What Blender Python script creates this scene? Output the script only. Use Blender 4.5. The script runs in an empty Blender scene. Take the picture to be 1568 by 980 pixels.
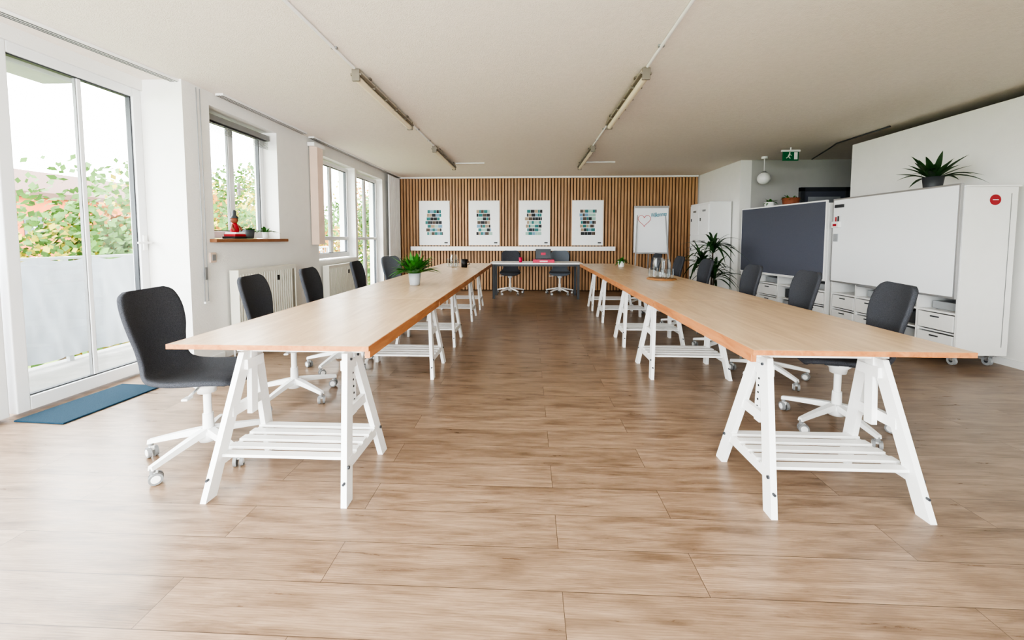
import bpy, bmesh, math, random
from mathutils import Matrix, Vector, Euler
random.seed(7)
SC=bpy.context.scene
COL=bpy.context.collection

# ------------------------------------------------------------ materials
def lin(c):
    return tuple(((v/255.0)/12.92 if v/255.0<=0.04045 else (((v/255.0)+0.055)/1.055)**2.4) for v in c)+(1.0,)
MATS={}
def mat(name,rgb,rough=0.5,metal=0.0,var=0.06,scale=8.0,bump=0.0,bscale=60.0,spec=0.5,stretch=(1,1,1)):
    if name in MATS: return MATS[name]
    m=bpy.data.materials.new(name); m.use_nodes=True
    nt=m.node_tree; b=nt.nodes['Principled BSDF']
    b.inputs['Roughness'].default_value=rough
    b.inputs['Metallic'].default_value=metal
    b.inputs['Specular IOR Level'].default_value=spec
    tc=nt.nodes.new('ShaderNodeTexCoord'); mp=nt.nodes.new('ShaderNodeMapping')
    mp.inputs['Scale'].default_value=stretch
    nt.links.new(tc.outputs['Object'],mp.inputs['Vector'])
    n=nt.nodes.new('ShaderNodeTexNoise'); n.inputs['Scale'].default_value=scale; n.inputs['Detail'].default_value=4
    nt.links.new(mp.outputs[0],n.inputs['Vector'])
    r=nt.nodes.new('ShaderNodeValToRGB')
    c=lin(rgb)
    r.color_ramp.elements[0].position=0.3; r.color_ramp.elements[1].position=0.7
    r.color_ramp.elements[0].color=tuple(v*(1-var) for v in c[:3])+(1,)
    r.color_ramp.elements[1].color=tuple(min(1,v*(1+var)) for v in c[:3])+(1,)
    nt.links.new(n.outputs['Fac'],r.inputs['Fac']); nt.links.new(r.outputs[0],b.inputs['Base Color'])
    if bump>0:
        n2=nt.nodes.new('ShaderNodeTexNoise'); n2.inputs['Scale'].default_value=bscale; n2.inputs['Detail'].default_value=3
        nt.links.new(mp.outputs[0],n2.inputs['Vector'])
        bp=nt.nodes.new('ShaderNodeBump'); bp.inputs['Strength'].default_value=bump; bp.inputs['Distance'].default_value=0.01
        nt.links.new(n2.outputs['Fac'],bp.inputs['Height']); nt.links.new(bp.outputs[0],b.inputs['Normal'])
    MATS[name]=m; return m

def glass_pane(name):
    m=bpy.data.materials.new(name); m.use_nodes=True; nt=m.node_tree; nt.nodes.clear()
    o=nt.nodes.new('ShaderNodeOutputMaterial'); mx=nt.nodes.new('ShaderNodeMixShader')
    t=nt.nodes.new('ShaderNodeBsdfTransparent'); g=nt.nodes.new('ShaderNodeBsdfGlossy'); g.inputs['Roughness'].default_value=0.02
    t.inputs['Color'].default_value=(.97,.985,.98,1)
    mx.inputs[0].default_value=0.04
    nt.links.new(t.outputs[0],mx.inputs[1]); nt.links.new(g.outputs[0],mx.inputs[2]); nt.links.new(mx.outputs[0],o.inputs[0])
    MATS[name]=m; return m
def clear_glass(name):
    m=bpy.data.materials.new(name); m.use_nodes=True; nt=m.node_tree; nt.nodes.clear()
    o=nt.nodes.new('ShaderNodeOutputMaterial'); mx=nt.nodes.new('ShaderNodeMixShader')
    t=nt.nodes.new('ShaderNodeBsdfTransparent'); g=nt.nodes.new('ShaderNodeBsdfGlossy'); g.inputs['Roughness'].default_value=0.05
    f=nt.nodes.new('ShaderNodeLayerWeight'); f.inputs['Blend'].default_value=0.45
    t.inputs['Color'].default_value=(.88,.92,.94,1)
    nt.links.new(f.outputs['Facing'],mx.inputs[0])
    nt.links.new(t.outputs[0],mx.inputs[1]); nt.links.new(g.outputs[0],mx.inputs[2]); nt.links.new(mx.outputs[0],o.inputs[0])
    MATS[name]=m; return m
glass_pane('window_glass'); clear_glass('clear_glass')

def floor_mat():
    m=bpy.data.materials.new('laminate_planks'); m.use_nodes=True; nt=m.node_tree; b=nt.nodes['Principled BSDF']
    N=nt.nodes.new; L=nt.links.new
    tc=N('ShaderNodeTexCoord')
    mp=N('ShaderNodeMapping'); mp.inputs['Location'].default_value=(0.75,0.03,0); L(tc.outputs['Object'],mp.inputs['Vector'])
    br=N('ShaderNodeTexBrick'); br.offset=0.37; br.offset_frequency=2; br.squash=1
    br.inputs['Scale'].default_value=1; br.inputs['Brick Width'].default_value=1.38; br.inputs['Row Height'].default_value=0.192
    br.inputs['Mortar Size'].default_value=0.0012; br.inputs['Mortar Smooth'].default_value=0.2; br.inputs['Bias'].default_value=0
    br.inputs['Color1'].default_value=(0,0,0,1); br.inputs['Color2'].default_value=(1,1,1,1); br.inputs['Mortar'].default_value=(.5,.5,.5,1)
    L(mp.outputs[0],br.inputs['Vector'])
    sc=N('ShaderNodeVectorMath'); sc.operation='SCALE'; sc.inputs['Scale'].default_value=13.0
    L(br.outputs['Color'],sc.inputs[0])
    ad=N('ShaderNodeVectorMath'); ad.operation='ADD'; L(tc.outputs['Object'],ad.inputs[0]); L(sc.outputs[0],ad.inputs[1])
    m1=N('ShaderNodeMapping'); m1.inputs['Scale'].default_value=(2.2,22,1); L(ad.outputs[0],m1.inputs['Vector'])
    n1=N('ShaderNodeTexNoise'); n1.inputs['Scale'].default_value=1.5; n1.inputs['Detail'].default_value=10; n1.inputs['Roughness'].default_value=0.68; n1.inputs['Distortion'].default_value=.5
    L(m1.outputs[0],n1.inputs['Vector'])
    m2=N('ShaderNodeMapping'); m2.inputs['Scale'].default_value=(1.6,5.5,1); L(ad.outputs[0],m2.inputs['Vector'])
    n2=N('ShaderNodeTexNoise'); n2.inputs['Scale'].default_value=2.0; n2.inputs['Detail'].default_value=5; L(m2.outputs[0],n2.inputs['Vector'])
    m3=N('ShaderNodeMapping'); m3.inputs['Scale'].default_value=(4,120,1); L(ad.outputs[0],m3.inputs['Vector'])
    n3=N('ShaderNodeTexNoise'); n3.inputs['Scale'].default_value=2; n3.inputs['Detail'].default_value=2; L(m3.outputs[0],n3.inputs['Vector'])
    wv=N('ShaderNodeTexWave'); wv.wave_type='RINGS'; wv.rings_direction='Z'; wv.inputs['Scale'].default_value=4; wv.inputs['Distortion'].default_value=5; wv.inputs['Detail'].default_value=3; wv.inputs['Detail Scale'].default_value=1.2
    m4=N('ShaderNodeMapping'); m4.inputs['Scale'].default_value=(1.1,9,1); L(ad.outputs[0],m4.inputs['Vector']); L(m4.outputs[0],wv.inputs['Vector'])
    r1=N('ShaderNodeValToRGB'); e=r1.color_ramp.elements
    e[0].position=.28; e[0].color=lin((120,98,80)); e[1].position=.72; e[1].color=lin((174,149,127))
    k=e.new(.5); k.color=lin((152,128,107))
    L(n1.outputs['Fac'],r1.inputs['Fac'])
    r2=N('ShaderNodeValToRGB'); e=r2.color_ramp.elements
    e[0].position=.3; e[0].color=(.66,.63,.60,1); e[1].position=.5; e[1].color=(1,1,1,1)
    L(n2.outputs['Fac'],r2.inputs['Fac'])
    def mul(a,c):
        q=N('ShaderNodeMixRGB'); q.blend_type='MULTIPLY'; q.inputs[0].default_value=1; L(a,q.inputs[1]); L(c,q.inputs[2]); return q.outputs[0]
    r3=N('ShaderNodeValToRGB'); e=r3.color_ramp.elements; e[0].position=.3; e[0].color=(.88,.87,.86,1); e[1].position=.6; e[1].color=(1,1,1,1)
    L(n3.outputs['Fac'],r3.inputs['Fac'])
    r5=N('ShaderNodeValToRGB'); e=r5.color_ramp.elements; e[0].position=.0; e[0].color=(.85,.83,.82,1); e[1].position=.3; e[1].color=(1,1,1,1)
    L(wv.outputs['Fac'],r5.inputs['Fac'])
    r4=N('ShaderNodeValToRGB'); e=r4.color_ramp.elements; e[0].color=(.85,.84,.83,1); e[1].color=(1.0,1.0,1.0,1)
    L(br.outputs['Color'],r4.inputs['Fac'])
    c=mul(mul(mul(mul(r1.outputs[0],r2.outputs[0]),r3.outputs[0]),r5.outputs[0]),r4.outputs[0])
    mx=N('ShaderNodeMixRGB'); mx.inputs[2].default_value=lin((74,58,46)); L(br.outputs['Fac'],mx.inputs[0]); L(c,mx.inputs[1])
    L(mx.outputs[0],b.inputs['Base Color'])
    rr=N('ShaderNodeMapRange'); rr.inputs['To Min'].default_value=.22; rr.inputs['To Max'].default_value=.38
    L(n1.outputs['Fac'],rr.inputs['Value']); L(rr.outputs[0],b.inputs['Roughness'])
    bp=N('ShaderNodeBump'); bp.inputs['Strength'].default_value=.1; bp.inputs['Distance'].default_value=.003
    L(n3.outputs['Fac'],bp.inputs['Height']); L(bp.outputs[0],b.inputs['Normal'])
    MATS['floor']=m
floor_mat()

def wood_mat(name,c0,c1,stretch,rough=.35,scale=3.0):
    m=bpy.data.materials.new(name); m.use_nodes=True; nt=m.node_tree; b=nt.nodes['Principled BSDF']
    N=nt.nodes.new; L=nt.links.new
    tc=N('ShaderNodeTexCoord'); mp=N('ShaderNodeMapping'); mp.inputs['Scale'].default_value=stretch; L(tc.outputs['Object'],mp.inputs['Vector'])
    n=N('ShaderNodeTexNoise'); n.inputs['Scale'].default_value=scale; n.inputs['Detail'].default_value=7; n.inputs['Distortion'].default_value=1.0
    L(mp.outputs[0],n.inputs['Vector'])
    r=N('ShaderNodeValToRGB'); e=r.color_ramp.elements; e[0].position=.3; e[1].position=.68; e[0].color=lin(c0); e[1].color=lin(c1)
    L(n.outputs['Fac'],r.inputs['Fac']); L(r.outputs[0],b.inputs['Base Color'])
    b.inputs['Roughness'].default_value=rough
    MATS[name]=m
wood_mat('birch_top',(190,160,127),(212,185,152),(7,.8,7),.33)
wood_mat('pine_edge',(160,100,60),(188,130,84),(9,1.2,9),.4)
wood_mat('slat_wood',(158,118,84),(192,152,114),(12,12,.6),.55)

mat('wall_paint',(228,226,222),.85,var=.015,bump=.15,bscale=90)
mat('ceiling_paint',(232,223,214),.95,var=.03,scale=30,bump=.5,bscale=130)
mat('hall_shaded_wall',(176,174,171),.85,var=.02)  # gray puts the hall's weaker light into the wall colour
mat('white_lacquer',(232,231,229),.35,var=.015)
mat('white_metal',(230,229,227),.3,var=.01)
mat('pvc_white',(226,226,227),.3,var=.01)
mat('rubber_gray',(130,130,130),.5)
mat('charcoal_fabric',(70,71,76),.95,var=.35,scale=260,bump=.5,bscale=400,spec=.2)
mat('light_fabric',(100,105,112),.95,var=.25,scale=260,bump=.3,bscale=400,spec=.2)
mat('black',(22,22,24),.5)
mat('dark_gray',(62,64,68),.5)
mat('aluminium',(180,180,182),.35,metal=.7,var=.02)
mat('board_white',(234,235,237),.12,var=.005)
mat('felt_gray',(86,88,99),.95,var=.12,scale=200)
mat('red',(160,22,36),.5)
mat('magenta',(196,18,74),.45)
mat('green_sign',(14,104,64),.4)
mat('leaf_green',(50,104,36),.45,var=.35,scale=14)
mat('leaf_dark',(38,70,36),.4,var=.35,scale=14)
mat('leaf_yellow',(150,138,40),.6,var=.3,scale=.8)
mat('foliage_green',(66,98,34),.7,var=.35,scale=.6)
mat('foliage_orange',(154,102,38),.7,var=.3,scale=.6)
mat('bark',(74,60,48),.9,var=.2)
mat('soil',(58,44,34),.95,var=.3,scale=60)
mat('ceramic_white',(226,226,224),.3,var=.01)
mat('ceramic_gray',(156,158,160),.45)
mat('terracotta',(130,74,50),.7,var=.1)
mat('mat_blue',(14,50,68),.95,var=.15,scale=160,bump=.5,bscale=200)
mat('cork',(160,112,70),.9,var=.2,scale=90)
mat('banner_cloth',(158,163,170),.8,var=.06,scale=3)
mat('concrete',(130,128,124),.9,var=.1)
mat('facade_orange',(172,92,56),.9,var=.05,scale=1)
mat('facade_cream',(192,178,156),.9,var=.05,scale=1)
mat('roof',(90,66,58),.9,var=.1)
mat('grass',(96,118,40),.9,var=.3,scale=2)
mat('win_dark',(60,68,78),.2)
mat('radiator',(222,219,208),.4,var=.01)
mat('radiator_gap_shade',(150,146,134),.5,var=.01)  # darker radiator tone, shade between the ribs painted in
mat('lamp_housing',(180,172,158),.5,var=.03)
mat('lamp_dark',(116,108,97),.5,var=.03)
mat('tube_white',(226,214,188),.35,var=.01)
mat('blind_beige',(212,188,170),.8,var=.03)
mat('curtain',(226,224,222),.9,var=.03)
mat('slat_back',(76,54,38),.9,var=.1)
mat('poster_paper',(236,236,236),.6,var=.01)
mat('p_teal',(50,112,112),.6); mat('p_blue',(110,148,174),.6); mat('p_tan',(160,140,116),.6); mat('p_black',(30,32,36),.6); mat('p_brown',(84,70,60),.6); mat('p_mint',(154,184,172),.6)
mat('laptop',(60,62,66),.35,metal=.4)
mat('brown_sill',(136,92,64),.5,var=.1)
mat('ink_red',(196,50,64),.6); mat('ink_blue',(40,130,150),.6)

# ------------------------------------------------------------ mesh builder
class B:
    def __init__(s): s.v=[];s.f=[];s.m=[];s.sm=[];s.mats=[]
    def mi(s,name):
        if name not in s.mats: s.mats.append(name)
        return s.mats.index(name)
    def add(s,vs,fs,mt,smooth=False,M=None):
        o=len(s.v); k=s.mi(mt)
        for p in vs:
            p=Vector(p)
            if M is not None: p=M@p
            s.v.append(p)
        for q in fs:
            s.f.append([i+o for i in q]); s.m.append(k); s.sm.append(smooth)
    def box(s,c,d,mt,rot=None,bev=0.0):
        bm=bmesh.new(); bmesh.ops.create_cube(bm,size=1)
        for v in bm.verts: v.co=Vector((v.co.x*d[0],v.co.y*d[1],v.co.z*d[2]))
        if bev>0: bmesh.ops.bevel(bm,geom=list(bm.edges),offset=min(bev,min(d)*.45),segments=2,affect='EDGES',profile=.6)
        M=Matrix.Translation(c)
        if rot: M=M@Euler(rot).to_matrix().to_4x4()
        bm.verts.ensure_lookup_table()
        s.add([v.co for v in bm.verts],[[v.index for v in f.verts] for f in bm.faces],mt,False,M); bm.free()
    def b2(s,x0,x1,y0,y1,z0,z1,mt,bev=0): s.box(((x0+x1)/2,(y0+y1)/2,(z0+z1)/2),(x1-x0,y1-y0,z1-z0),mt,None,bev)
    def beam(s,p0,p1,w,h,mt,ref=(1,0,0),flat=True):
        p0=Vector(p0);p1=Vector(p1); d=(p1-p0)
        z=d.normalized(); x=Vector(ref); x=(x-z*x.dot(z)).normalized(); y=z.cross(x)
        vs=[]
        for p in (p0,p1):
            for a,b in ((-1,-1),(1,-1),(1,1),(-1,1)):
                q=p+x*a*w/2+y*b*h/2
                if flat and abs(z.z)>.5:
                    q=q+z*((p.z-q.z)/z.z)
                vs.append(q)
        s.add(vs,[[0,3,2,1],[4,5,6,7],[0,1,5,4],[1,2,6,5],[2,3,7,6],[3,0,4,7]],mt)
    def cyl(s,p0,p1,r0,r1,mt,seg=16,cap=True):
        p0=Vector(p0);p1=Vector(p1); z=(p1-p0).normalized(); x=z.orthogonal().normalized(); y=z.cross(x); vs=[];fs=[]
        for p,r in((p0,r0),(p1,r1)):
            for i in range(seg):
                a=2*math.pi*i/seg; vs.append(p+x*r*math.cos(a)+y*r*math.sin(a))
        for i in range(seg):
            j=(i+1)%seg; fs.append([i,j,seg+j,seg+i])
        s.add(vs,fs,mt,True)
        if cap:
            s.add(vs,[list(range(seg))[::-1],list(range(seg,2*seg))],mt)
    def tube(s,pts,r,mt,seg=8):
        pts=[Vector(p) for p in pts]; vs=[];fs=[]
        x=None
        for i,p in enumerate(pts):
            d=(pts[min(i+1,len(pts)-1)]-pts[max(i-1,0)]).normalized()
            if x is None: x=d.orthogonal().normalized()
            x=(x-d*x.dot(d)).normalized(); y=d.cross(x)
            rr=r[i] if isinstance(r,(list,tuple)) else r
            for k in range(seg):
                a=2*math.pi*k/seg; vs.append(p+x*rr*math.cos(a)+y*rr*math.sin(a))
        for i in range(len(pts)-1):
            for k in range(seg):
                j=(k+1)%seg; fs.append([i*seg+k,i*seg+j,(i+1)*seg+j,(i+1)*seg+k])
        fs.append(list(range(seg))[::-1]); fs.append([(len(pts)-1)*seg+k for k in range(seg)])
        s.add(vs,fs,mt,True)
    def lathe(s,prof,c,mt,seg=24,M=None):
        vs=[];fs=[]; c=Vector(c)
        for r,z in prof:
            for k in range(seg):
                a=2*math.pi*k/seg; vs.append(c+Vector((r*math.cos(a),r*math.sin(a),z)))
        for i in range(len(prof)-1):
            for k in range(seg):
                j=(k+1)%seg; fs.append([i*seg+k,i*seg+j,(i+1)*seg+j,(i+1)*seg+k])
        s.add(vs,fs,mt,True,M)
    def ball(s,c,r,mt,sx=1,sy=1,sz=1,seg=16):
        n=10; prof=[(max(1e-4,r*math.sin(math.pi*i/n)),-r*math.cos(math.pi*i/n)) for i in range(n+1)]
        M=Matrix.Translation(c)@Matrix.Diagonal((sx,sy,sz,1))
        s.lathe(prof,(0,0,0),mt,seg,M)
    def leaf(s,p,az,el,L,w,droop,mt,n=7,pw=.7):
        p=Vector(p); h=Vector((math.cos(az)*math.cos(el),math.sin(az)*math.cos(el),math.sin(el)))
        side=Vector((-math.sin(az),math.cos(az),0)); vs=[];fs=[]
        for i in range(n+1):
            t=i/n; q=p+h*(t*L)+Vector((0,0,-droop*t*t*L)); ww=w*.5*math.sin(math.pi*min(1,max(.04,t**pw)))+.0005
            up=Vector((0,0,ww*.35))
            vs+= [q-side*ww+up,q,q+side*ww+up]
        for i in range(n):
            a=i*3; fs+=[[a,a+1,a+4,a+3],[a+1,a+2,a+5,a+4]]
        s.add(vs,fs,mt,True)
    def mesh(s,name):
        me=bpy.data.meshes.new(name); me.from_pydata([tuple(v) for v in s.v],[],s.f)
        for k in s.mats: me.materials.append(MATS[k])
        me.polygons.foreach_set('material_index',s.m); me.polygons.foreach_set('use_smooth',s.sm); me.update()
        return me
    def obj(s,name,loc=(0,0,0),rz=0,parent=None):
        return place(s.mesh(name),name,loc,rz,parent)
def place(me,name,loc=(0,0,0),rz=0,parent=None):
    o=bpy.data.objects.new(name,me); o.location=loc; o.rotation_euler=(0,0,rz); COL.objects.link(o)
    if parent: o.parent=parent
    return o

CEIL=2.68
XL=-3.15; YB=9.3; XN=-3.58; YR=-1.4
# ------------------------------------------------------------ room shell
b=B(); b.b2(-3.9,7.6,YR-.2,9.5,-.12,0,'floor'); b.obj('floor')
b=B(); b.b2(-3.9,7.6,YR-.2,9.5,CEIL,CEIL+.12,'ceiling_paint'); b.obj('ceiling')
b=B(); x0,x1=-3.45,XL; P='wall_paint'
b.b2(-3.66,x1,3.5,3.8,0,CEIL,P)
b.b2(x0,x1,3.8,4.83,0,1.2,P); b.b2(x0,x1,3.8,4.83,2.55,CEIL,P)
b.b2(x0,x1,4.83,5.75,0,CEIL,P)
b.b2(x0,x1,5.75,7.02,0,.9,P); b.b2(x0,x1,5.75,8.35,2.5,CEIL,P)
b.b2(x0,x1,7.02,7.1,0,2.5,P); b.b2(x0,x1,8.35,9.3,0,CEIL,P)
b.b2(-3.7,XN+.06,YR-.2,3.5,2.58,CEIL,P)
b.obj('wall_left')
b=B(); b.b2(-3.5,4.1,YB,YB+.2,0,CEIL,P); b.obj('wall_back')
b=B(); b.b2(3.9,4.1,7.5,YB,0,CEIL,P); b.b2(4.66,4.78,YR-.2,5.95,0,2.585,P); b.obj('wall_right')
b=B(); b.b2(4.1,7.6,7.5,7.7,0,CEIL,'hall_shaded_wall'); b.b2(7.5,7.6,4,7.5,0,CEIL,'hall_shaded_wall'); b.b2(4.78,7.6,YR-.2,YR,0,CEIL,'hall_shaded_wall'); b.b2(7.5,7.6,YR,4,0,CEIL,'hall_shaded_wall'); b.obj('wall_hall')
b=B(); b.b2(-3.7,4.66,YR-.2,YR,0,.05,P); b.b2(-3.7,4.66,YR-.2,YR,2.6,CEIL,P); b.b2(1.7,4.66,YR-.2,YR,.05,2.6,P); b.obj('wall_rear')

def winY(name,X,y0,y1,z0,z1,muls=(),zm=(),fr=.06,dp=.07,handle=None):
    b=B(); F='pvc_white'
    b.b2(X-dp/2,X+dp/2,y0,y0+fr,z0,z1,F,.006); b.b2(X-dp/2,X+dp/2,y1-fr,y1,z0,z1,F,.006)
    b.b2(X-dp/2,X+dp/2,y0+fr,y1-fr,z0,z0+fr*1.3,F,.006); b.b2(X-dp/2,X+dp/2,y0+fr,y1-fr,z1-fr,z1,F,.006)
    b.b2(X-.005,X+.005,y0+fr,y1-fr,z0+fr,z1-fr,'window_glass')
    for t in (y0+fr,y1-fr-.012): b.b2(X-.02,X+.02,t,t+.012,z0+fr*1.3,z1-fr,'dark_gray')
    for t in (z0+fr*1.3,z1-fr-.01): b.b2(X-.02,X+.02,y0+fr,y1-fr,t,t+.01,'dark_gray')
    for m,w in muls:
        b.b2(X-.02,X+.02,m-w/2,m+w/2,z0+fr*.5,z1-fr*.5,F,.005)
        b.b2(X-.012,X+.012,m-w/2-.006,m+w/2+.006,z0+fr,z1-fr,'rubber_gray')
    for z,w in zm: b.b2(X-dp/2,X+dp/2+.01,y0+fr*.5,y1-fr*.5,z-w/2,z+w/2,F,.005)
    if handle:
        y,z=handle
        b.b2(X+dp/2,X+dp/2+.015,y-.018,y+.018,z-.07,z+.07,'white_metal',.004)
        b.box((X+dp/2+.04,y,z),(.05,.02,.02),'white_metal'); b.box((X+dp/2+.06,y-.05,z),(.018,.13,.02),'white_metal',None,.006)
    b.obj(name)
winY('window_1',XN,2.5,3.5,0.02,2.58,[(3.02,.03)],[],.075,.08,(3.46,1.2))
winY('window_2',XN,1.42,2.46,.02,2.58,[(1.94,.035)],[],.075,.08)
winY('window_3',XN,.2,1.4,.02,2.58,[],[],.08,.08)
winY('window_4',XN,YR,.18,.02,2.58,[],[],.08,.08)
winY('window_6',-3.36,3.8,4.83,1.24,2.53,[(4.31,.07)],[],.06,.07,(4.38,1.8))
winY('window_7',-3.3,5.77,7.0,.92,2.48,[(6.4,.08)],[(1.24,.06)],.06)
winY('door_1',-3.3,7.12,8.33,.02,2.48,[(7.75,.09)],[(1.24,.05)],.07)
b=B()
for xx in (-3.6,-2.3,-1.,.3,1.65): b.b2(xx,xx+.06,YR-.13,YR-.05,.05,2.6,'pvc_white')
b.b2(-3.6,1.7,YR-.13,YR-.05,.05,.12,'pvc_white'); b.b2(-3.6,1.7,YR-.13,YR-.05,2.53,2.6,'pvc_white'); b.b2(-3.54,1.65,YR-.095,YR-.085,.1,2.55,'window_glass'); b.obj('window_8')
b=B(); b.b2(-3.32,-3.08,3.74,4.9,1.2,1.235,'brown_sill',.005); b.obj('window_sill')
b=B(); b.b2(XL,XL+.015,4.95,7.02,0,.07,'white_lacquer'); b.b2(XL,XL+.015,3.5,3.86,0,.07,'white_lacquer'); b.obj('baseboard_left')
b=B(); b.b2(XL+.02,3.86,YB-.09,YB-.02,CEIL-.035,CEIL,'white_lacquer'); b.obj('trim_1')
b=B(); b.b2(3.885,3.9,7.5,YB-.1,0,.07,'white_lacquer'); b.b2(4.645,4.66,YR,5.9,0,.07,'white_lacquer'); b.obj('baseboard_right')

def rail(name,p0,p1):
    b=B(); d=(Vector(p1)-Vector(p0)).normalized(); n=Vector((-d.y,d.x,0))
    b.beam(Vector(p0),Vector(p1),.08,.022,'white_metal',(n.x,n.y,0),False)
    for k in(-.024,0.004,.028):
        b.beam(Vector(p0)+n*k-Vector((0,0,.0115)),Vector(p1)+n*k-Vector((0,0,.0115)),.010,.003,'dark_gray',(n.x,n.y,0),False)
    b.obj(name)
rail('curtain_rail',(-3.52,.8,CEIL-.012),(-3.2,3.6,CEIL-.012))
rail('curtain_rail',(-3.08,3.85,CEIL-.012),(-3.06,5.3,CEIL-.012))
rail('curtain_rail',(-3.08,5.5,CEIL-.012),(-3.06,9.2,CEIL-.012))
b=B(); b.tube([(XL+.03,3.62,CEIL-.03),(XL+.03,3.62,.62)],.004,'ceramic_gray'); b.tube([(XL+.03,3.66,CEIL-.03),(XL+.03,3.66,.62)],.004,'ceramic_gray'); b.box((XL+.03,3.64,.62),(.02,.05,.02),'white_metal'); b.box((XL+.03,3.64,.9),(.02,.03,.12),'rubber_gray'); b.obj('blind_cord')
b=B(); b.b2(XL,XL+.02,3.72,3.79,1.0,1.1,'blind_beige',.004); b.b2(XL+.02,XL+.028,3.735,3.775,1.02,1.08,'rubber_gray'); b.obj('light_switch')
b=B(); b.b2(-3.3,-3.22,3.83,4.8,2.44,2.5,'rubber_gray')
for k in range(7): b.box((-3.26,4.315,2.43-k*.014),(.05,.96,.004),'rubber_gray',(0,.3,0))
b.obj('venetian_blind')
b=B()
for k in range(8): b.box((XL+.06,5.56+k*.022,1.85),(.1,.004,1.4),'blind_beige',(0,0,.5))
b.b2(XL+.01,XL+.11,5.5,5.78,2.55,2.6,'white_metal'); b.obj('vertical_blind')
def curtain(name,x,y0,y1,z0,z1,mt='curtain'):
    b=B(); n=60; vs=[];fs=[]
    for i in range(n+1):
        t=i/n; y=y0+(y1-y0)*t; xx=x+.03*math.sin(t*math.pi*2*((y1-y0)/.11))
        vs+=[(xx,y,z0),(xx,y,z1)]
    for i in range(n): fs.append([2*i,2*i+2,2*i+3,2*i+1])
    b.add(vs,fs,mt,True); return b.obj(name)
curtain('curtain',-3.06,8.45,9.15,.06,2.62)

def radiator(y0,y1,z0,z1):
    b=B(); b.b2(XL+.03,XL+.11,y0,y1,z0,z1,'radiator_gap_shade',.01)
    n=int((y1-y0-.04)/.042)
    for k in range(n):
        y=y0+.02+k*.042; b.b2(XL+.105,XL+.122,y,y+.026,z0+.03,z1-.04,'radiator',.005)
    b.b2(XL+.1,XL+.12,y0,y1,z0,z0+.03,'radiator'); b.b2(XL+.1,XL+.12,y0,y1,z1-.045,z1,'radiator')
    b.b2(XL+.025,XL+.122,y0-.006,y0+.008,z0,z1,'radiator'); b.b2(XL+.025,XL+.122,y1-.008,y1+.006,z0,z1,'radiator')
    b.b2(XL+.025,XL+.124,y0-.008,y1+.008,z1-.02,z1+.006,'radiator',.003)
    b.b2(XL+.11,XL+.128,y0+.62,y0+.66,z1-.16,z1-.1,'black')
    for y in (y0+.1,y1-.1): b.b2(XL+.002,XL+.05,y-.02,y+.02,z0+.1,z1-.1,'radiator')
    b.cyl((XL+.07,y1,z1-.1),(XL+.07,y1+.07,z1-.1),.022,.02,'white_metal')
    b.tube([(XL+.07,y0-.03,z0+.06),(XL+.07,y0-.03,0.0)],.01,'white_metal'); b.tube([(XL+.07,y0+.02,z0+.06),(XL+.07,y0-.03,z0+.06)],.01,'white_metal')
    b.obj('radiator')
radiator(3.95,4.95,.14,.9); radiator(5.8,6.85,.14,.82)

b=B(); b.b2(XL+.01,3.88,YB-.02,YB,.0,CEIL-.03,'slat_back')
x=XL+.03; k=0
while x<3.85:
    b.b2(x,x+.048,YB-.05,YB-.018,0.02,CEIL-.035,'slat_wood'); x+=.073
b.b2(-2.78,1.98,YB-.2,YB-.055,.965,1.02,'white_lacquer',.004)
b.b2(-2.78,1.98,YB-.21,YB-.195,.955,1.05,'white_lacquer',.003)
b.obj('wood_slat_panel')

def poster(xc,seed):
    rnd=random.Random(seed); b=B(); w,h=.73,1.05; z=1.6; y=YB-.052
    b.b2(xc-w/2,xc+w/2,y-.03,y,z-h/2,z+h/2,'white_lacquer',.004)
    b.b2(xc-w/2+.02,xc+w/2-.02,y-.032,y-.03,z-h/2+.02,z+h/2-.02,'poster_paper')
    cols=['p_teal','p_blue','p_tan','p_black','p_brown','p_mint','p_black','p_teal']
    rows=7
    for r in range(rows):
        zz=z+.27-r*.086; hw=rnd.uniform(.15,.2); x=xc-hw+rnd.uniform(-.02,.02); e=x+2*hw
        while x<e-.02:
            ww=min(rnd.uniform(.04,.1),e-x); b.b2(x,x+ww-.003,y-.034,y-.032,zz-.036,zz+.036,rnd.choice(cols)); x+=ww
    b.b2(xc+w/2-.13,xc+w/2-.05,y-.034,y-.032,z-h/2+.05,z-h/2+.075,'p_black')
    b.obj('framed_poster')
for i,xc in enumerate((-2.24,-1.06,.12,1.36)): poster(xc,i+3)

def lamp(xc,y0,y1):
    b=B(); z=CEIL
    b.b2(xc-.032,xc+.032,y0,y1,z-.05,z-.012,'lamp_housing',.006)
    b.b2(xc-.045,xc+.045,y0+.2,y0+.24,z-.015,z,'lamp_dark'); b.b2(xc-.045,xc+.045,y1-.24,y1-.2,z-.015,z,'lamp_dark')
    b.cyl((xc,y0+.02,z-.078),(xc,y1-.02,z-.078),.028,.028,'tube_white',16)
    for y in (y0-.005,y1-.02): b.b2(xc-.034,xc+.034,y,y+.025,z-.108,z-.01,'lamp_dark',.006)
    b.b2(xc-.047,xc-.03,y0,y1,z-.06,z-.045,'lamp_dark'); b.b2(xc+.03,xc+.047,y0,y1,z-.06,z-.045,'lamp_dark')
    for f in (.2,.4,.6,.8):
        y=y0+(y1-y0)*f; b.b2(xc-.05,xc+.05,y-.008,y+.008,z-.07,z-.04,'lamp_dark')
    b.obj('fluorescent_batten_lamp')
def conduit(p0,p1,clips=0):
    b=B(); b.cyl(p0,p1,.012,.012,'white_metal',12)
    for k in range(clips):
        q=Vector(p0).lerp(Vector(p1),(k+.5)/clips); b.box((q.x,q.y,CEIL-.008),(.045,.02,.016),'rubber_gray')
    b.obj('cable_conduit')
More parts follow.
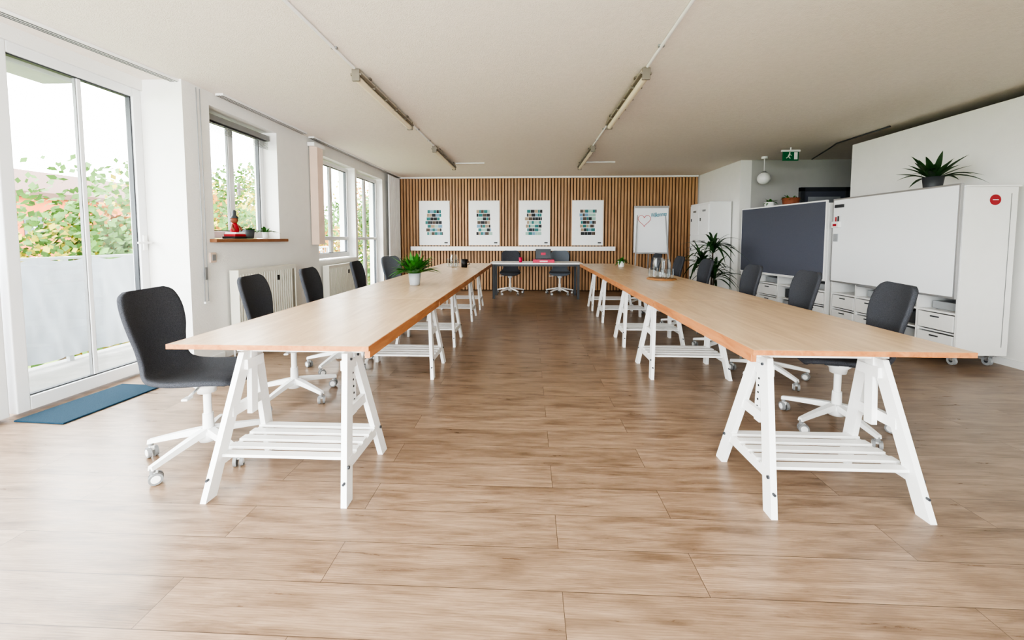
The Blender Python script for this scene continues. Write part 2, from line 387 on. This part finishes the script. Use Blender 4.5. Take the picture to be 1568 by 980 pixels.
for xc in (-1.47,.98):
    o=.08 if xc>0 else 0; z=CEIL-.013
    lamp(xc,3.34+o,4.86+o); lamp(xc,6.1+o,7.7+o)
    conduit((xc,YR+.05,z),(xc,3.31+o,z),7); conduit((xc,4.9+o,z),(xc,6.07+o,z),2); conduit((xc+.07,7.5,z),(xc+.62,7.5,z),0)

def trestle_mesh():
    b=B(); W='white_lacquer'; zt=.665
    for sx in (-1,1):
        for sy in (-1,1):
            b.beam((sx*.335,sy*.225,0),(sx*.265,sy*.035,zt),.028,.062,W,(1,0,0))
        b.beam((sx*.268,0,.33),(sx*.258,0,.69),.026,.045,W,(1,0,0))
        for k in range(7):
            z=.37+k*.035; xx=sx*(.268-.01*(z-.33)/.36+.0135)
            b.cyl((xx-.0005*sx,0,z),(xx+.001*sx,0,z),.006,.006,'black',8)
        b.beam((sx*.29,-.12,.38),(sx*.29,.12,.38),.024,.05,W,(1,0,0),False)
        b.beam((sx*.318,-.19,.16),(sx*.318,.19,.16),.024,.045,W,(1,0,0),False)
        b.beam((sx*.262,-.06,.6),(sx*.262,.06,.6),.05,.045,W,(0,0,1),False)
        for sy in(-1,1):
            b.cyl((sx*.322,sy*.2,.16),(sx*.34,sy*.2,.16),.008,.008,'dark_gray',8)
            b.cyl((sx*.27,sy*.04,.63),(sx*.29,sy*.04,.63),.007,.007,'dark_gray',8)
            yy=sy*.206
            b.cyl((sx*.328,yy-sy*0,.1),(sx*.328,yy+sy*.036,.1),.006,.006,'dark_gray',8)
    b.box((0,0,.68),(.66,.03,.05),W,None,.003)
    for k in range(5): b.box((0,-.15+k*.075,.186),(.66,.045,.014),W,None,.002)
    return b.mesh('trestle')
TM=trestle_mesh()
def trestle(x,y,rz=0): place(TM,'trestle_leg',(x,y,0),rz)
for y in (1.955,3.6,4.62,6.0,6.95): trestle(-1.185,y)
for y in (1.965,3.68,4.7,6.0,6.95): trestle(1.42,y)

def tabletop(x0,x1,y0,y1,inner,mid):
    b=B(); z=.74
    b.b2(x0,x1,y0,y1,z-.022,z,'birch_top',.002)
    e=.004
    b.b2(x0-e,x0,y0,y1,z-.024,z-.001,'pine_edge'); b.b2(x1,x1+e,y0,y1,z-.024,z-.001,'pine_edge')
    b.b2(x0-e,x1+e,y0-e,y0,z-.024,z-.001,'pine_edge')
    xi=x1 if inner>0 else x0
    b.b2(min(xi,xi-inner*.025),max(xi,xi-inner*.025),y0+.02,y1-.005,z-.062,z-.022,'pine_edge',.002)
    xo=x0 if inner>0 else x1
    a,c=sorted((xi-inner*.03,xo+inner*.06))
    for yy in (y0+.34,y1-.42): b.b2(a,c,yy-.03,yy+.03,z-.062,z-.022,'pine_edge',.002)
    b.obj('table_top')
ys=[1.76,3.2,5.3,7.85]
for i in range(3):
    tabletop(-1.715,-.745,ys[i],ys[i+1]-.009,1,0)
    tabletop(1.01,1.96,ys[i]+.02,ys[i+1]-.009+(.02 if i<2 else 0),-1,0)

b=B(); b.b2(-.8,1.08,7.92,8.6,.715,.74,'white_lacquer',.003)
for xx in (-.72,1.0):
    for yy in (7.98,8.54): b.b2(xx-.025,xx+.025,yy-.025,yy+.025,0,.715,'dark_gray',.003)
    b.b2(xx-.02,xx+.02,7.98,8.54,.67,.715,'dark_gray')
b.b2(-.72,1.0,8.5,8.54,.67,.715,'dark_gray'); b.b2(-.72,1.0,7.96,8.0,.67,.715,'dark_gray')
b.obj('conference_table')

def cr(P,t):
    n=len(P)-1; i=min(int(t*n),n-1); u=t*n-i
    p0=P[max(i-1,0)];p1=P[i];p2=P[i+1];p3=P[min(i+2,n)]
    return [0.5*((2*b_)+(-a+c)*u+(2*a-5*b_+4*c-d)*u*u+(-a+3*b_-3*c+d)*u**3) for a,b_,c,d in zip(p0,p1,p2,p3)]
def chair_mesh(fab):
    b=B()
    P=[(.205,.435,.13,0),(.215,.452,.18,.0),(.195,.468,.215,.004),(.11,.47,.232,.012),(.01,.462,.237,.02),(-.09,.458,.232,.028),(-.17,.468,.215,.034),(-.22,.505,.19,.035),(-.243,.57,.172,.035),(-.258,.65,.182,.04),(-.272,.73,.203,.045),(-.288,.81,.212,.045),(-.303,.88,.205,.04),(-.312,.93,.182,.03),(-.317,.955,.13,.02)]
    nr,nc=44,14; rows=[]
    for i in range(nr+1):
        t=i/nr; x,z,w,l=cr(P,t); x2,z2,_,_=cr(P,min(1,t+.01)); x1_,z1_,_,_=cr(P,max(0,t-.01))
        T=Vector((x2-x1_,0,z2-z1_)).normalized()
        Nn=Vector((T.z,0,-T.x))
        row=[]
        for j in range(nc+1):
            u=-1+2*j/nc; us=math.sin(u*math.pi/2)
            row.append((Vector((x,us*w,z))+Nn*(l*us*us),Nn,us))
        rows.append(row)
    th=.019; vs=[];fs=[]
    for side in (1,-1):
        for row in rows:
            for p,n,us in row:
                k=math.sqrt(max(0,1-us**8))
                vs.append(p+n*(side*th*(.35+.65*k)))
    S=(nr+1)*(nc+1); C=nc+1
    for i in range(nr):
        for j in range(nc):
            a=i*C+j; fs.append([a,a+C,a+C+1,a+1]); fs.append([S+a,S+a+1,S+a+C+1,S+a+C])
    for i in range(nr):
        a=i*C; fs.append([a,S+a,S+a+C,a+C]); a=i*C+nc; fs.append([a,a+C,S+a+C,S+a])
    for j in range(nc):
        a=j; fs.append([a,a+1,S+a+1,S+a]); a=nr*C+j; fs.append([a,S+a,S+a+1,a+1])
    b.add(vs,fs,fab,True)
    W='white_metal'
    b.box((0,0,.43),(.2,.16,.018),'dark_gray',None,.005); b.lathe([(.001,.36),(.045,.36),(.05,.39),(.085,.425),(.001,.425)],(0,0,0),W)
    b.tube([(.0,-.05,.415),(.02,-.14,.41),(.03,-.2,.405)],.007,W); b.box((.033,-.215,.405),(.03,.05,.012),W,None,.004)
    b.cyl((0,0,.2),(0,0,.37),.02,.02,W,16); b.cyl((0,0,.1),(0,0,.235),.03,.026,W,20); b.lathe([(.001,.075),(.045,.078),(.05,.1),(.045,.13),(.03,.15),(.001,.15)],(0,0,0),W)
    for k in range(5):
        a=math.radians(180+72*k); d=Vector((math.cos(a),math.sin(a),0)); s=Vector((-d.y,d.x,0)); vs=[]
        n=6
        for i in range(n+1):
            t=i/n; r=.03+t*.285; w=.026-.010*t; zc=.135-.048*t**1.2; h=.018-.007*t
            c=d*r+Vector((0,0,zc)); vs+=[c-s*w-Vector((0,0,h)),c+s*w-Vector((0,0,h)),c+s*w*.7+Vector((0,0,h)),c-s*w*.7+Vector((0,0,h))]
        fs=[]
        for i in range(n):
            for q in range(4):
                fs.append([i*4+q,i*4+(q+1)%4,(i+1)*4+(q+1)%4,(i+1)*4+q])
        fs.append([0,3,2,1]); fs.append([n*4+q for q in range(4)])
        b.add(vs,fs,W)
        e=d*.305
        b.cyl(e+Vector((0,0,.055)),e+Vector((0,0,.085)),.012,.012,'rubber_gray',10)
        ax=Vector((math.cos(a+.9),math.sin(a+.9),0)); e2=e+Vector((-ax.y,ax.x,0))*.012
        for q in (-1,1):
            p=e2+ax*(q*.008)+Vector((0,0,.031)); b.cyl(p,p+ax*(q*.016),.031,.029,'rubber_gray',16)
            b.cyl(p+ax*(q*.016),p+ax*(q*.018),.02,.018,W,12)
        b.box(tuple(e2+Vector((0,0,.05))),(.03,.02,.024),W,(0,0,a+.9),.005)
    return b.mesh('office_chair')
CH=chair_mesh('charcoal_fabric'); CH2=chair_mesh('light_fabric')
R=math.radians
for x,y,a in ((-1.85,2.13,10),(-1.83,2.93,12),(-1.83,3.69,10),(-1.86,4.78,8),(-1.94,6.0,-22)):
    place(CH2 if y>5.8 else CH,'office_chair',(x,y,0),R(a))
for x,y,a in ((2.03,2.62,163),(2.13,3.52,170),(2.12,4.32,172),(2.12,5.4,176),(2.1,6.3,176),(2.1,7.35,182)):
    place(CH,'office_chair',(x,y,0),R(a))
place(CH,'office_chair',(-.42,8.7,0),R(-90)); place(CH2,'office_chair',(.68,8.7,0),R(-95))

def cart(L,board,name,loc,rz,cab_end=True):
    b=B(); W='white_lacquer'; D=.47; z0,z1=.12,1.72; t=.02
    b.b2(0,D,0,t,z0,z1,W); b.b2(0,D,L-t,L,z0,z1,W)
    ya,yb=t,L-t
    b.b2(0,D,ya,yb,z1-t,z1,W); b.b2(0,D,ya,yb,z0,z0+t,W); b.b2(D-.012,D-.001,ya,yb,z0+t,z1-t,W)
    b.b2(.001,D-.013,ya,yb,.655,.675,W); b.b2(.001,D-.013,ya,yb,.5,.52,W); b.b2(.02,D-.013,ya,yb,.3,.315,W)
    n=4
    for k in range(1,n):
        y=L*k/n; b.b2(0.003,D-.02,y-.01,y+.01,z0+t,.655,W)
    for k in range(n):
        ya,yb=L*k/n+.016,L*(k+1)/n-.016
        if k==0: ya+=.01
        if k==n-1: yb-=.01
        if k!=1:
            b.b2(-.004,.015,ya+.004,yb-.004,.33,.49,W,.003); b.b2(-.004,.015,ya+.004,yb-.004,.15,.29,W,.003)
            ym=(ya+yb)/2
            for zz in (.45,.255): b.b2(-.014,-.004,ym-.04,ym+.04,zz,zz+.012,'dark_gray')
        else:
            b.b2(.1,.4,ya+.02,yb-.03,.32,.45,'dark_gray'); b.b2(.06,.35,ya+.02,yb-.05,.145,.27,'ceramic_gray')
        if k%2==0: b.b2(.1,.38,ya+.03,yb-.04,.522,.6,'ceramic_gray',.005)
    A='aluminium' if board=='board_white' else 'white_lacquer'
    b.b2(-.03,-.005,.01,L-.01,.66,1.76,A,.003); b.b2(-.034,-.03,.03,L-.03,.68,1.74,board)
    b.b2(-.08,-.03,.5,L-.5,.655,.67,A)
    for y in (.08,L-.08):
        for x in (.07,D-.07):
            b.cyl((x,y,.085),(x,y,.12),.012,.012,'aluminium',10); b.box((x,y,.095),(.06,.06,.008),'aluminium')
            b.cyl((x-.012,y+.01,.042),(x+.012,y+.01,.042),.042,.042,'ceramic_gray',18); b.cyl((x-.014,y+.01,.042),(x+.014,y+.01,.042),.018,.018,'dark_gray',10)
            b.box((x-.018,y,.07),(.004,.03,.05),'aluminium'); b.box((x+.018,y,.07),(.004,.03,.05),'aluminium')
    if board=='board_white':
        b.b2(-.07,-.034,L-.16,L-.04,1.38,1.46,'white_lacquer',.004); b.b2(-.072,-.07,L-.13,L-.07,1.4,1.43,'red')
        b.cyl((-.05,L-.13,1.46),(-.05,L-.13,1.53),.008,.008,'black',8); b.cyl((-.05,L-.09,1.46),(-.05,L-.09,1.52),.008,.008,'red',8)
        b.b2(-.05,-.034,L-.2,L-.06,1.64,1.68,'dark_gray'); b.b2(-.05,-.034,L-.12,L-.06,1.2,1.3,'ceramic_gray')
        b.cyl((.27,-.002,1.6),(.27,0,1.6),.05,.05,'red',28); b.b2(.245,.295,-.004,-.002,1.597,1.603,'white_lacquer')
        b.b2(-.001,D+.02,-.01,L+.01,z1+.001,z1+.018,W,.003)
        b.b2(D-.06,D-.055,-.002,0,.2,1.66,'rubber_gray')
    b.obj(name,loc,rz)
cart(1.57,'board_white','whiteboard_cabinet',(4.08,3.88,0),0)
cart(1.72,'felt_gray','pinboard_cabinet',(4.05,5.5,0),R(8))

b=B(); X0,X1,Y0,Y1=3.46,3.87,7.72,8.6
b.b2(X0,X1,Y0,Y1,.05,1.95,'white_metal',.006)
for c in range(2):
    for r in range(3):
        ya=Y0+.02+c*.43; za=.1+r*.61
        b.b2(X0-.015,X0,ya,ya+.41,za,za+.59,'white_metal',.004)
        b.b2(X0-.022,X0-.015,ya+.33,ya+.36,za+.27,za+.33,'black'); b.b2(X0-.019,X0-.015,ya+.12,ya+.26,za+.45,za+.49,'aluminium')
for y in(Y0+.05,Y1-.05):
    for x in (X0+.05,X1-.05): b.cyl((x,y,0),(x,y,.05),.02,.02,'dark_gray',10)
b.obj('locker_cabinet')

b=B(); b.b2(4.95,5.02,7.43,7.495,0,2.16,'dark_gray'); b.b2(5.75,5.82,7.43,7.495,0,2.16,'dark_gray'); b.b2(4.95,5.82,7.43,7.495,2.1,2.17,'dark_gray')
b.b2(5.02,5.75,7.46,7.495,.01,2.1,'felt_gray'); b.b2(5.1,5.67,7.455,7.46,1.1,2.0,'ceramic_gray'); b.cyl((5.68,7.46,1.02),(5.68,7.4,1.02),.01,.01,'aluminium'); b.box((5.63,7.4,1.02),(.12,.015,.02),'aluminium'); b.obj('door_2')
b=B(); b.b2(4.02,4.26,6.48,6.5,2.47,2.62,'green_sign',.003); b.b2(4.0,4.28,6.475,6.505,2.61,2.64,'white_metal'); b.cyl((4.14,6.49,2.63),(4.14,6.49,CEIL),.01,.01,'white_metal')
b.b2(4.19,4.24,6.476,6.48,2.49,2.6,'white_lacquer'); b.ball((4.12,6.478,2.59),.012,'white_lacquer',1,.2,1)
b.beam((4.12,6.477,2.575),(4.1,6.477,2.535),.02,.004,'white_lacquer',(1,0,0),False); b.beam((4.1,6.477,2.535),(4.13,6.477,2.505),.01,.004,'white_lacquer',(1,0,0),False); b.beam((4.1,6.477,2.535),(4.07,6.477,2.51),.01,.004,'white_lacquer',(1,0,0),False); b.beam((4.11,6.477,2.57),(4.15,6.477,2.55),.008,.004,'white_lacquer',(0,0,1),False)
b.obj('exit_sign')
b=B(); b.ball((4.15,7.2,2.3),.105,'ceramic_white',seg=24); b.cyl((4.15,7.2,2.4),(4.15,7.2,CEIL-.02),.006,.006,'white_metal'); b.cyl((4.15,7.2,CEIL-.04),(4.15,7.2,CEIL),.05,.05,'white_metal'); b.lathe([(.04,2.385),(.035,2.42),(.01,2.43)],(4.15,7.2,0),'rubber_gray'); b.obj('globe_pendant_lamp')
b=B(); b.tube([(4.6,5.3,CEIL-.013),(4.62,6.2,CEIL-.013),(4.75,6.5,CEIL-.013),(5.1,7.4,CEIL-.013)],.01,'dark_gray'); b.obj('ceiling_cable')

b=B(); y=8.75; xa,xb=2.3,3.05
b.b2(xa,xb,y,y+.02,.92,1.95,'aluminium',.003); b.b2(xa+.015,xb-.015,y-.006,y,.93,1.9,'board_white'); b.b2(xa,xb,y-.02,y+.02,1.9,1.95,'aluminium',.004); b.b2(xa+.03,xb-.03,y-.05,y,.9,.92,'aluminium')
for xx,fx in ((xa+.08,xa-.02),(xb-.08,xb+.02)): b.beam((fx,y-.15,0),(xx,y+.02,1.9),.025,.025,'aluminium',(1,0,0),False)
b.beam(((xa+xb)/2,y+.28,0),((xa+xb)/2,y+.03,1.85),.025,.025,'aluminium',(1,0,0),False)
hp=[]
for i in range(33):
    t=2*math.pi*i/32; hp.append((2.52+.0085*16*math.sin(t)**3,y-.009,1.64+.0085*(13*math.cos(t)-5*math.cos(2*t)-2*math.cos(3*t)-math.cos(4*t))))
b.tube(hp,.005,'ink_red',5)
fc=b.obj('flip_chart')
tcu=bpy.data.curves.new('handwriting','FONT'); tcu.body='Willkommen'; tcu.size=.13; tcu.extrude=.001; tcu.shear=.3; tcu.offset=.002
tcu.materials.append(MATS['ink_blue']); to=bpy.data.objects.new('handwriting',tcu); COL.objects.link(to); to.location=(2.66,y-.009,1.7); to.rotation_euler=(R(90),R(-6),0); to.scale=(.5,1,1); to.parent=fc

b=B(); b.box((0,0,.006),(.38,.68,.012),'mat_blue',None,.005); b.obj('door_mat',(-3.27,2.76,0),R(-3))

def pot(b,c,r,h,mt):
    b.lathe([(.001,0),(r*.75,0),(r*.82,h*.1),(r,h),(r*.92,h),(r*.9,h*.85),(.001,h*.85)],c,mt); b.lathe([(.001,h*.86),(r*.9,h*.86)],c,'soil')
def leafy(name,c,r,h,n,L,w,seed,mt='ceramic_gray',lf='leaf_green',el=(.3,1.4),droop=(.3,.9)):
    rnd=random.Random(seed); b=B(); pot(b,(0,0,0),r,h,mt)
    for i in range(n):
        az=rnd.uniform(0,6.28); e=rnd.uniform(*el); l=L*rnd.uniform(.7,1.1)
        st=Vector((math.cos(az)*r*.3,math.sin(az)*r*.3,h*.85))
        b.leaf(st,az,e,l,w*rnd.uniform(.8,1.15),rnd.uniform(*droop),lf)
    return b.obj(name,c)
leafy('potted_peace_lily',(-1.22,4.12,.741),.065,.13,110,.32,.055,2,el=(.5,1.5),droop=(.1,.6))
leafy('potted_herb',(1.62,6.95,.741),.06,.1,30,.16,.035,5,'ceramic_white')
leafy('potted_fern',(4.24,4.35,1.742),.085,.14,34,.36,.055,8,'dark_gray','leaf_dark',(.35,1.35),(.15,.6))
leafy('potted_ivy',(-3.2,4.35,1.236),.06,.1,14,.12,.035,9,'dark_gray')
leafy('potted_seedling',(-3.19,4.62,1.236),.035,.08,16,.18,.03,10,'ceramic_white')
leafy('succulent_bowl',(4.05,6.3,1.722),.12,.14,18,.14,.035,12,'terracotta')
leafy('succulent_bowl',(4.0,6.75,1.722),.08,.12,16,.14,.035,13,'ceramic_white')
rnd=random.Random(4); b=B(); pot(b,(0,0,0),.16,.3,'ceramic_gray')
for sx,sy,hh in ((.03,0,1.12),(-.06,.05,.9),(.02,-.07,.68)):
    b.tube([(sx,sy,.25),(sx*1.3,sy*1.3,.25+(hh-.25)*.5),(sx*1.6,sy*1.6,hh)],[.017,.014,.011],'bark')
    for k in range(34):
        z=hh-.16*rnd.random(); b.leaf((sx*1.6,sy*1.6,z),rnd.uniform(0,6.28),rnd.uniform(.1,1.35),rnd.uniform(.42,.62),.05,rnd.uniform(.3,1.0),'leaf_dark',8)
b.obj('dracaena_plant',(3.12,6.9,0))

b=B(); b.b2(-.07,.07,-.09,.09,0,.025,'black',.003); b.b2(-.06,.065,-.08,.08,.025,.05,'red',.003); b.b2(-.06,.06,-.06,.07,.05,.07,'ceramic_white',.003)
b.lathe([(.001,.07),(.04,.07),(.045,.1),(.03,.15),(.022,.17),(.001,.17)],(0,0,0),'red'); b.ball((0,0,.2),.036,'terracotta'); b.lathe([(.04,.22),(.036,.235),(.02,.25),(.018,.3),(.001,.31)],(0,0,0),'dark_gray')
for s in (-1,1): b.tube([(0,s*.035,.15),(.02,s*.06,.12),(.04,s*.05,.09)],.011,'terracotta'); b.cyl((0.01,s*.02,.05),(.01,s*.02,.1),.014,.014,'black',8)
b.obj('figurine',(-3.17,4.1,1.236))

def jar(b,c,r,h,neck=None):
    c=Vector(c)
    pr=[(.001,.004),(r*.92,.004),(r,.02),(r,h*.75),(neck or r*.98,h*.9),(neck or r*.98,h)]
    b.lathe(pr,c,'clear_glass',20); b.lathe([((neck or r*.98)*1.03,h-.004),((neck or r*.98)*1.03,h),((neck or r*.98)*.9,h)],c,'clear_glass',20)
b=B(); b.lathe([(.001,0),(.17,0),(.175,.006),(.17,.012),(.001,.012)],(0,0,0),'cork',32)
jar(b,(-.05,-.02,.012),.065,.25,.055); jar(b,(.07,.05,.012),.055,.23,.045)
for px,py in ((.09,-.05),(.02,-.11),(-.1,.08),(0,.09)): jar(b,(px,py,.012),.035,.12)
b.obj('water_glass_tray',(1.62,4.85,.741))
b=B(); jar(b,(0,0,0),.06,.22,.045); jar(b,(-.09,.08,0),.04,.14); jar(b,(.02,.14,0),.04,.14); b.obj('water_carafe',(-1.3,6.7,.741))
b=B(); b.lathe([(.001,0),(.05,0),(.055,.14),(.05,.14),(.045,.02),(.001,.02)],(0,0,0),'black'); b.tube([(.05,0,.11),(.085,0,.1),(.085,0,.05),(.05,0,.04)],.007,'black'); b.obj('black_mug',(-1.12,6.72,.741))
b=B(); b.b2(-.22,.22,-.14,.14,0,.06,'magenta',.004); b.b2(-.08,.08,-.143,-.14,.02,.04,'white_lacquer'); b.obj('gift_box',(.3,8.2,.741))
b=B(); b.b2(-.16,.16,-.11,.11,0,.014,'laptop',.004); b.box((0,.13,.11),(.32,.008,.21),'laptop',(-.15,0,0),.003); b.b2(-.05,.05,-.02,.06,.014,.017,'dark_gray'); b.box((0,.122,.11),(.1,.004,.05),'magenta',(-.15,0,0)); b.obj('laptop',(.3,8.22,.802))
b=B(); b.lathe([(.001,0),(.03,0),(.036,.1),(.032,.1),(.028,.01),(.001,.01)],(0,0,0),'magenta'); b.obj('paper_cup',(-.18,8.2,.741))

b=B(); b.b2(-5.0,-3.7,-3.5,9.5,-.2,-.06,'concrete'); b.obj('balcony_slab')
b=B()
for y in [1.2+.9*k for k in range(10)]: b.b2(-4.9,-4.86,y-.02,y+.02,-.06,1.02,'ceramic_gray')
b.b2(-4.91,-4.86,-3,9.3,1.02,1.05,'ceramic_gray')
for k in range(52):
    y=4.65+k*.09; b.cyl((-4.88,y,0),(-4.88,y,1.02),.008,.008,'ceramic_gray',6,False)
b.b2(-4.9,-4.86,-3,9.3,.0,.03,'ceramic_gray'); b.obj('balcony_railing')
b=B(); vs=[];fs=[]; nu,nv=220,18
for i in range(nu+1):
    for j in range(nv+1):
        y=-2+6.55*i/nu; v=j/nv; z=.02+1.0*v+.014*math.cos(y*2*math.pi/.45)*v**3
        fold=.030*math.sin(y*9+z*3)+.016*math.sin(y*23-z*7)+.010*math.sin(y*41+z*11)
        vs.append((-4.77+fold*(.4+.6*(1-v)),y,z))
for i in range(nu):
    for j in range(nv): a=i*(nv+1)+j; fs.append([a,a+nv+1,a+nv+2,a+1])
b.add(vs,fs,'banner_cloth',True)
b.obj('railing_banner')
b=B(); b.b2(-4.15,-3.85,1.0,3.25,2.55,2.75,'ceramic_gray',.02); b.obj('awning_cassette')
b=B(); b.b2(-90,-5.2,-60,90,-6.3,-6.03,'grass'); b.obj('garden_lawn')
def bldg(name,x0,x1,y0,y1,h,mt):
    b=B(); b.b2(x0,x1,y0,y1,-6,h,mt); b.b2(x0-.4,x1+.4,y0-.4,y1+.4,h,h+.4,'roof')
    b.add([(x0-.4,y0-.4,h+.4),(x1+.4,y0-.4,h+.4),(x1+.4,y1+.4,h+.4),(x0-.4,y1+.4,h+.4),((x0+x1)/2,y0+2,h+2.6),((x0+x1)/2,y1-2,h+2.6)],[[0,1,4],[1,2,5,4],[2,3,5],[3,0,4,5]],'roof')
    y=y0+1.5
    while y<y1-1.5:
        z=-4.5
        while z<h-1.6: b.b2(x1-.02,x1+.05,y,y+1.1,z,z+1.5,'win_dark'); b.b2(x1,x1+.08,y+.5,y+.6,z,z+1.5,'pvc_white'); z+=2.9
        y+=2.6
    b.obj(name)
bldg('apartment_building',-46,-36,12,42,4.2,'facade_orange'); bldg('apartment_building',-60,-48,44,80,5,'facade_cream')
def tree(x,y,h,r,seed,mix):
    rnd=random.Random(seed); b=B(); b.tube([(0,0,-6),(.1,0,-3),(0,.1,h-r)],[.25,.18,.08],'bark')
    for k in range(9):
        a=rnd.uniform(0,6.28); z=rnd.uniform(-3,h-r); b.tube([(0,0,z),(math.cos(a)*r*.5,math.sin(a)*r*.5,z+.9),(math.cos(a)*r*.85,math.sin(a)*r*.85,z+1.7)],[.07,.04,.015],'bark',5)
    cl=[(rnd.gauss(0,r*.42),rnd.gauss(0,r*.42),rnd.uniform(-3.5,h)) for _ in range(38)]
    for cx,cy,cz in cl:
        rr=r*rnd.uniform(.28,.45); mt=rnd.choice(mix)
        for _ in range(210):
            d=Vector((rnd.gauss(0,1),rnd.gauss(0,1),rnd.gauss(0,1))).normalized()*rr*rnd.random()**.4
            p=Vector((cx,cy,cz))+d; u=Vector((rnd.gauss(0,1),rnd.gauss(0,1),rnd.gauss(0,1))).normalized(); v=u.orthogonal().normalized(); s=rnd.uniform(.07,.14)
            b.add([p-u*s,p+v*s*.6,p+u*s,p-v*s*.6],[[0,1,2,3]],mt)
    b.obj('tree',(x,y,0))
mixg=['foliage_green','foliage_green','leaf_yellow']; mixo=['foliage_orange','leaf_yellow','foliage_green']
tree(-14,9.5,2.4,2.8,1,mixg); tree(-13,14,3.4,2.8,2,mixo); tree(-16,21,4.2,3.2,3,mixg); tree(-11,19,2.6,2.6,4,mixo); tree(-14,30,5,3.6,5,mixo); tree(-10.5,27,3.6,2.6,6,mixg); tree(-18,7,1.5,3,7,mixg); tree(-12,11.5,1.6,2.4,8,mixg)

w=bpy.data.worlds.new('World'); SC.world=w; w.use_nodes=True
bg=w.node_tree.nodes['Background']; bg.inputs[0].default_value=(.94,.97,1.0,1); bg.inputs[1].default_value=5.0
def portal(loc,rot,sx,sy):
    l=bpy.data.lights.new('window_portal','AREA'); l.shape='RECTANGLE'; l.size=sx; l.size_y=sy; l.cycles.is_portal=True
    o=bpy.data.objects.new('window_portal',l); o.location=loc; o.rotation_euler=rot; COL.objects.link(o)
portal((-3.66,1.05,1.3),(0,R(-90),0),2.55,4.9)
portal((-3.42,7.05,1.5),(0,R(-90),0),2.2,2.7)
portal((-3.42,4.31,1.88),(0,R(-90),0),1.3,1.0)
portal((-.95,YR-.15,1.33),(R(90),0,0),5.3,2.5)

cd=bpy.data.cameras.new('camera'); cam=bpy.data.objects.new('camera',cd); COL.objects.link(cam); SC.camera=cam
cd.sensor_width=36; cd.lens=600/1568*36; cd.shift_y=-90.4/1568
cam.location=(0,0,1.24); cam.rotation_euler=(R(90-3.3),0,R(2.5)); cd.clip_start=.05; cd.clip_end=300
SC.view_settings.view_transform='AgX'; SC.view_settings.look='AgX - High Contrast'; SC.view_settings.exposure=1.68
